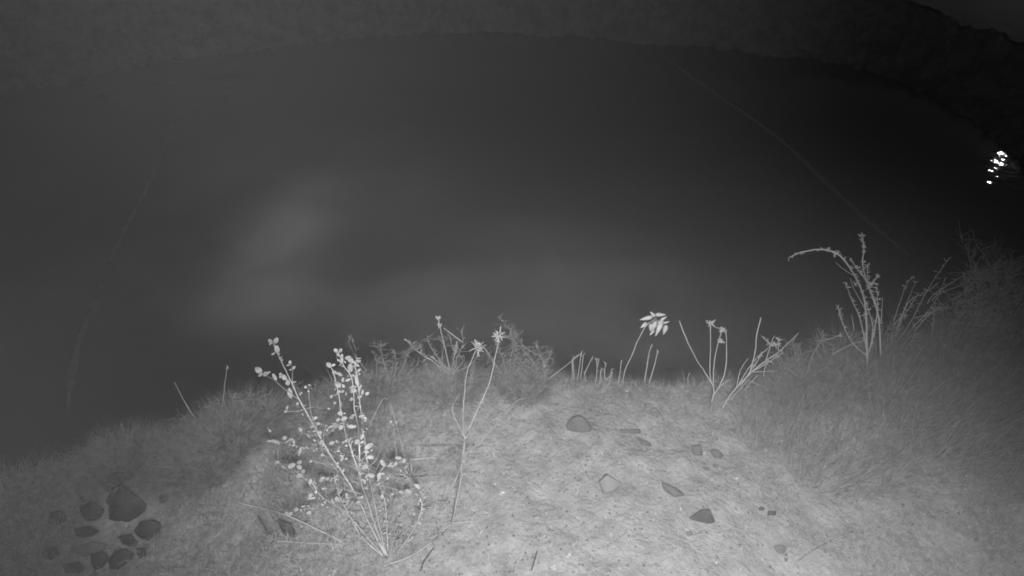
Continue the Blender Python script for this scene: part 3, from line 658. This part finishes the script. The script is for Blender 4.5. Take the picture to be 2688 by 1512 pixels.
for p_, a_ in AR[:9]: f.knobs(b, A6(p_[2:] if len(p_) > 4 else p_), 8, int(13 * a_), 1)
for bx_, by_, br_, bn_ in [(1360, 350, 12, 14), (1165, 470, 10, 12), (1105, 440, 8, 8), (1310, 705, 8, 8), (1198, 1085, 7, 12), (1385, 940, 9, 12)]:
    b = G(); f.burst(b, *A6([(bx_, by_)])[0], br_, bn_, 3); b.build('bud', M['twig'], f.o)

# --- fan of fine stems to its right
f = Plant('fan_weed', A6([(1560, 1260)])[0], 'fan of fine bare stems leaning right, between the arching weed and the right edge', 'weed', lean=.4, depth=.12, seed=12)
FN = [[(1580,1150),(1600,980),(1650,820),(1690,710),(1740,650)],[(1570,1180),(1600,1010),(1700,900),(1780,770)],[(1590,1180),(1640,990),(1760,690)],[(1550,1200),(1700,1030),(1850,750),(2010,510)],[(1600,1220),(1750,1020),(1900,850),(1990,650)],
      [(1600,1270),(1700,1240),(1950,1080),(2130,950),(2300,910)],[(1600,1290),(1700,1270),(1960,1110),(2100,1050),(2200,1030)],[(1600,1200),(1650,1170),(1900,900),(2050,890)],[(1500,1260),(1600,1230),(1750,1270),(1900,1380)],[(1870,1150),(1880,1090),(1910,850)],
      [(1850,850),(1900,780),(2100,650),(2200,600)],[(1750,960),(1850,930),(2000,880),(2130,830)],[(1880,830),(1950,770),(2150,700),(2400,640)],[(1620,1100),(1700,850),(1840,760),(1930,700)],[(1650,1190),(1800,1000),(1960,860),(2120,780)],[(1600,1130),(1650,950),(1700,940)]]
for p_ in FN: f.stem(A6(p_), 3.2, 1.6, 'twig')
b = G()
for p_ in FN: f.knobs(b, A6(p_[1:]), 9, 18, 1)

feather('fuzzy_bush', (2590, 900), [[(2570, 780), (2560, 720)], [(2600, 780), (2600, 710)], [(2630, 800), (2640, 720)], [(2540, 800), (2530, 740)], [(2650, 830), (2665, 760)], [(2560, 830), (2575, 730)], [(2520, 850), (2500, 790)], [(2610, 840), (2655, 700)]],
        1300, 46, 'pale fuzzy bush at the right edge beyond the fan of fine stems', 57, w=1.1, cat='bush', group=None, up=1.4)
feather('dim_bush', (2640, 850), [[(2560, 700), (2520, 620)], [(2600, 700), (2560, 640)], [(2640, 720), (2610, 660)], [(2560, 720), (2540, 660)], [(2600, 740), (2620, 650)]], 160, 40, 'dim sparse bush rising behind the pale fuzzy bush', 58, lean=1.2, w=1.2, cat='bush', group=None, up=1.1)

for p_l in PLANTS: p_l.finish()
# --- loose twigs on the ground
def twig(pts, label, w=3.2, m='stem', lift=.012, side=None):
    ps = []
    q = smooth_pts(pts, 4)
    for i, a in enumerate(q):
        g_ = ground_at(a.x, a.y); ps.append(g_ + Vector((0, 0, lift * math.sin(math.pi * i / (len(q) - 1)) + .004)))
    base = ps[0].copy(); sc = 2.3 / F
    o = G(); o.tube([p - base for p in ps], w * sc / 2, w * sc / 3)
    if side:
        for k in range(side):
            a = random.choice(ps[len(ps) // 3:]) - base; o.tube([a, a + Vector((random.uniform(-1, 1), random.uniform(-1, 1), random.uniform(0, 1))) * .018], .001, .0007, 4)
    o = o.build('twig', M[m]); o.location = base; return tag(o, label, 'twig', 'loose twigs on the bank')
twig([(900, 1425), (853, 1408), (765, 1371), (699, 1352), (646, 1334), (608, 1315)], 'long pale twig leaning across the pale pointed slab', 4, 'stem', .05, 12)
twig([(716, 1422), (800, 1430), (900, 1432)], 'straight thin twig lying below the leaning twig', 3)
twig([(1150, 1408), (1188, 1380), (1250, 1372)], 'curved pale twig under the tall forked stalk', 3)
twig([(1000, 1490), (1080, 1465), (1140, 1420)], 'thin twig in front of the spiky weed at the stalk foot', 3)
twig([(1395, 1500), (1402, 1480), (1410, 1448)], 'short dark twig standing near the bottom edge', 4, 'rock')
twig([(1105, 1500), (1115, 1478), (1140, 1440)], 'curved dark twig near the bottom edge', 4.5, 'rock')
twig([(2090, 1478), (2160, 1435), (2240, 1395)], 'faint long twig lying diagonally right of the round stone', 3.5, 'grass')
twig([(1070, 1210), (1110, 1209), (1145, 1204)], 'pale stick lying under the long low stone', 4)
twig([(2450, 1208), (2500, 1175)], 'short dark twig at the lower right', 4, 'rock')
twig([(520, 1455), (600, 1385)], 'thin straight twig on the left grass', 2.4)
twig([(530, 1385), (535, 1330)], 'short upright-looking twig on the left grass', 2.2)

# ------------------------------------------------------------------ rocks
def rock(pts, label, m='rock', name='rock', lift=.0, thick=.55, group='rocks on the near bank', cat='rock', seed=1):
    rnd = random.Random(seed * 13 + 5)
    cx_ = sum(p[0] for p in pts) / len(pts); cy_ = sum(p[1] for p in pts) / len(pts); yl = max(p[1] for p in pts)
    g_ = ground_at(cx_, cy_ * .4 + yl * .6); Y0 = g_.y
    wpx = max(p[0] for p in pts) - min(p[0] for p in pts); sc = (g_ - Vector((0, 0, CAMZ))).length / F; hpx = yl - min(p[1] for p in pts); th_ = min(wpx, 1.2 * hpx) * sc * thick; bw_ = min(wpx, hpx * 1.3)
    bm = bmesh.new()
    for i, (a, b_) in enumerate(pts):
        p = at(a, b_, Y0); dv = (p - Vector((0, 0, CAMZ))).normalized()
        # outline on a plane tilted halfway to the ground
        k = (yl - b_) * sc
        p = at(a, b_, Y0 + k * .45)
        bm.verts.new(p - g_)
        q = at(cx_ + (a - cx_) * .6, cy_ + (b_ - cy_) * .6, Y0 + k * .45) - dv * th_ * rnd.uniform(.12, .3); bm.verts.new(q - g_)
        q = at(cx_ + (a - cx_) * .8, cy_ + (b_ - cy_) * .8, Y0 + k * .45) + dv * th_ * .7; bm.verts.new(q - g_)
    r = bmesh.ops.convex_hull(bm, input=bm.verts[:])
    bmesh.ops.delete(bm, geom=[v for v in bm.verts if not v.link_faces], context='VERTS')
    bmesh.ops.bevel(bm, geom=bm.edges[:] , offset=bw_ * sc * .035, segments=2, affect='EDGES', profile=.6)
    bmesh.ops.triangulate(bm, faces=bm.faces[:])
    bmesh.ops.recalc_face_normals(bm, faces=bm.faces[:])
    me = bpy.data.meshes.new(name); bm.to_mesh(me); bm.free(); me.materials.append(M[m])
    o = bpy.data.objects.new(name, me); C.objects.link(o); o.location = g_ + Vector((0, 0, lift + .006))
    me.polygons.foreach_set('use_smooth', [True] * len(me.polygons))
    return tag(o, label, cat, group)
RK = [
 (A1, [(915,760),(1120,920),(1090,1000),(980,1090),(790,1060),(830,930),(890,870)], 'largest dark pointed rock at the lower left', 'rock'),
 (A1, [(780,700),(870,675),(1015,682),(1010,716),(880,740),(860,840),(780,860),(768,770)], 'dark rock just behind the largest pointed rock', 'rock'),
 (A1, [(1010,1120),(1060,1050),(1150,1035),(1225,1070),(1210,1130),(1120,1225),(1060,1190)], 'rounded dark stone right of and below the pointed rock', 'rock'),
 (A1, [(890,1160),(990,1140),(1050,1210),(1040,1260),(930,1220)], 'small dark stone touching the rounded stone', 'rock'),
 (A1, [(820,1330),(870,1270),(950,1250),(1020,1290),(1000,1350),(900,1440),(820,1420)], 'dark rock nearest the bottom edge at the lower left', 'rock'),
 (A1, [(560,760),(700,790),(780,880),(740,930),(610,900)], 'dim rock left of the largest pointed rock', 'stone'),
 (A1, [(530,1240),(700,1190),(815,1210),(780,1290),(600,1340)], 'dim flat rock left of the bottom rocks', 'stone'),
 (A1, [(2010,950),(2060,1020),(2140,1180),(2060,1190),(1960,1000)], 'pale pointed slab leaning in the dark gully', 'pale_stone'),
 (A1, [(2085,1030),(2190,1060),(2260,1180),(2150,1195)], 'dark wedge added for the shaded gap right of the pale pointed slab', 'rock'),  # shadow in the gap, shaped as a dark wedge of rock
 (A1, [(1930,1000),(1960,1010),(2050,1180),(2020,1170)], 'narrow dark stone wedged left of the pale pointed slab', 'rock'),
 (A1, [(690,1290),(780,1270),(830,1310),(800,1400),(720,1440),(690,1360)], 'narrow dark rock squeezed beside the rock nearest the bottom edge', 'rock'),
 (A1, [(380,980),(470,960),(530,1040),(450,1110),(370,1070)], 'dark rock alone in the grass farthest left', 'rock'),
 (A1, [(560,1100),(680,1080),(765,1120),(700,1175),(580,1160)], 'flat dark rock left of the rounded dark stone', 'rock'),
 (A1, [(835,830),(890,815),(880,900),(830,950),(800,900)], 'thin dark rock leaning on the left flank of the largest pointed rock', 'rock'),
 (A1, [(330,1260),(420,1230),(470,1290),(400,1350),(330,1330)], 'dark rock low in the bottom left grass', 'rock'),
 (A1, [(600,930),(720,900),(800,960),(770,1060),(640,1060)], 'dark blocky rock against the left side of the largest pointed rock', 'rock'),
 (A1, [(1030,1250),(1100,1240),(1120,1310),(1050,1340)], 'small dark rock right of the rock nearest the bottom edge', 'rock'),
 (A1, [(480,1370),(600,1345),(660,1400),(610,1448),(500,1440)], 'dark rock cut by the bottom edge at the left', 'rock'),
 (A1, [(1200,860),(1240,830),(1280,870),(1250,920),(1210,910)], 'little dark stone in the grass right of the pointed rock', 'rock'),
 (A2, [(1690,320),(1740,262),(1800,248),(1860,290),(1905,350),(1895,390),(1800,395),(1700,370)], 'rounded grey stone in the middle of the bank', 'stone'),
 (A2, [(2100,352),(2250,350),(2254,382),(2110,388)], 'small flat oblong stone right of the rounded grey stone', 'stone'),
 (A2, [(1940,745),(2000,690),(2110,760),(2070,830),(1970,860)], 'pale half-buried stone with a peaked top', 'pale_stone'),
 (A2, [(2410,750),(2520,790),(2600,850),(2520,880),(2420,800)], 'low grey stone between the peaked stone and the dark wedge', 'stone'),
 (A2, [(2230,425),(2300,440),(2345,480),(2260,475)], 'little grey stone below the flat oblong stone', 'stone'),
 (A2, [(510,442),(740,430),(960,438),(1090,490),(1080,520),(860,515),(520,500)], 'long low stone added for the shaded recess behind the forked stalk', 'stone'),  # slab added where a dirt ledge has a dark recess
 (A2, [(805,500),(860,492),(870,530),(815,540)], 'small dark stone under the long low stone', 'stone'),
 (A3, [(50,1020),(150,955),(215,955),(260,1050),(210,1085)], 'sharp dark wedge-shaped stone alone on bare soil', 'rock'),
 (A3, [(690,1230),(740,1215),(790,1232),(782,1290),(720,1292)], 'roundish grey stone near the bottom right of the bare soil', 'stone'),
 (A3, [(75,480),(150,468),(162,550),(90,562)], 'squarish stone in the small cluster on the bank', 'stone'),
 (A3, [(210,510),(270,505),(320,550),(290,582),(240,560)], 'right-hand stone of the small cluster', 'stone'),
 (A3, [(235,610),(285,618),(280,640),(240,634)], 'smallest flat stone below the cluster', 'stone'),
 (A3, [(160,635),(210,640),(200,665),(170,660)], 'flat pebble left of the smallest flat stone', 'stone'),
 (A3, [(575,942),(600,930),(628,942),(622,966),(590,968)], 'dark pebble between wedge stone and right grass', 'rock'),
 (A3, [(650,962),(715,968),(705,1000),(640,1006)], 'dark pebble just right of another dark pebble', 'rock'),
 (A3, [(1218,795),(1240,782),(1256,790),(1245,832),(1225,828)], 'small dark pebble low in the right grass', 'rock'),
 (A3, [(30,1125),(75,1115),(85,1145),(45,1155)], 'faint pebble below the sharp dark wedge', 'stone'),
 (A3, [(2130,640),(2150,632),(2160,655),(2140,660)], 'tiny dark pebble at the far right', 'rock'),
 (A3, [(1720,1060),(1745,1055),(1745,1080),(1722,1080)], 'tiny dark pebble in the lower right soil', 'rock'),
 (A3, [(1870,1005),(1915,1000),(1910,1022),(1878,1024)], 'dark crumb of soil right of the tiny pebble', 'stone'),
 (A3, [(770,1315),(800,1320),(795,1350),(775,1345)], 'small pebble just below the roundish grey stone', 'stone'),
 (A3, [(1290,1300),(1325,1300),(1320,1325),(1292,1322)], 'lone small pebble at the bottom right', 'stone'),
]
for i, (zf, pts, lb, m) in enumerate(RK): rock(zf(pts), lb, m, 'rock' if i < 19 else 'stone', seed=i, lift=-.030 if 'long low stone' in lb and 'under' not in lb else (.005 if zf is A1 and m == 'rock' else 0))

# ------------------------------------------------------------------ low sills across the channel, just awash
def sill(pts, wdt, label, seed):
    q = smooth_pts(pts, 10); P3 = [Vector((*onz(a.x, a.y, WZ), WZ)) for a in q]; base = P3[0].copy()
    v = []; f_ = []
    for i, p in enumerate(P3):
        d = (P3[min(i + 1, len(P3) - 1)] - P3[max(i - 1, 0)]).normalized(); s = Vector((-d.y, d.x, 0))
        en = min(1, 6 * min(i, len(P3) - 1 - i) / len(P3) + .15); ww = wdt * en * (1 + .35 * random.uniform(-1, 1)); hh = .006 + .005 * random.uniform(-1, 1)
        for k, (o_, z_) in enumerate([(-.5, -.15), (-.42, hh * .5), (-.15, hh), (.15, hh), (.42, hh * .5), (.5, -.15)]):
            v.append(p + s * o_ * ww + Vector((0, 0, z_)) - base)
    for i in range(len(P3) - 1):
        for k in range(5): f_.append((i * 6 + k, i * 6 + k + 1, i * 6 + 7 + k, i * 6 + 6 + k))
    o = mesh('concrete_sill', v, f_, M['sill']); o.location = base
    return tag(o, label, 'sill', 'concrete sills across the channel')
sill([(455, 310), (440, 370), (400, 460), (350, 560), (290, 680), (250, 790), (205, 900), (185, 1000), (178, 1080)], .10, 'faint pale line of a sill crossing the dark water on the left', 1)
sill([(1725, 135), (1850, 225), (1960, 300), (2060, 375), (2170, 480), (2280, 580), (2385, 670)], .12, 'faint pale line of a sill crossing the dark water on the right', 2)

# ------------------------------------------------------------------ a street lamp up the right bank, seen only as its glitter on the water
def emis(name, s):
    m = bpy.data.materials.new(name); m.use_nodes = True; n = m.node_tree.nodes; n.clear()
    e_ = n.new('ShaderNodeEmission'); e_.inputs[0].default_value = (1, 1, 1, 1); e_.inputs[1].default_value = s
    o_ = n.new('ShaderNodeOutputMaterial'); m.node_tree.links.new(e_.outputs[0], o_.inputs[0]); return m
M['bulb'] = emis('lit_lamp_glass', 2200)
M['metal'] = mat('painted_metal', .2, .25, 10, .5, 0)
wx_, wy_ = onz(2632, 412, WZ); dx, dy, dz = ray(2632, 412); k = 14.0 / math.hypot(dx, dy)
lx, ly, lz = wx_ + dx * k, wy_ + dy * k, WZ - dz * k
gz = WZ + 1.35
sl = thing('street_lamp', (lx, ly, gz), 'street lamp beyond the right bank whose glitter shows on the water', 'street lamp')
g_ = G(); g_.tube([(lx + .8, ly, gz), (lx + .8, ly, lz + .2), (lx + .6, ly, lz + .35), (lx, ly, lz + .3)], .09, .05, 8); g_.build('pole', M['metal'], sl)
g_ = G(); g_.pod(Vector((lx, ly, lz + .22)), Vector((1, 0, 0)), .8, .34); g_.build('lamp_hood', M['metal'], sl)
g_ = G(); g_.pod(Vector((lx, ly, lz + .06)), Vector((1, 0, 0)), .10, .06); g_.build('lamp_glass', M['bulb'], sl)

# ------------------------------------------------------------------ misty night air
def haze(dens):
    bm = bmesh.new(); bmesh.ops.create_cube(bm, size=1.0)
    me = bpy.data.meshes.new('haze'); bm.to_mesh(me); bm.free()
    m = bpy.data.materials.new('mist'); m.use_nodes = True; n = m.node_tree.nodes; n.clear()
    v = n.new('ShaderNodeVolumePrincipled'); v.inputs['Density'].default_value = dens; v.inputs['Color'].default_value = (.9, .9, .9, 1)
    o_ = n.new('ShaderNodeOutputMaterial'); m.node_tree.links.new(v.outputs[0], o_.inputs['Volume'])
    me.materials.append(m); o = bpy.data.objects.new('haze', me); C.objects.link(o)
    top = lz + 3; bot = -6
    o.scale = (520, 520, top - bot); o.location = (0, 0, (top + bot) / 2)
    return tag(o, kind='stuff')
haze(0.018)
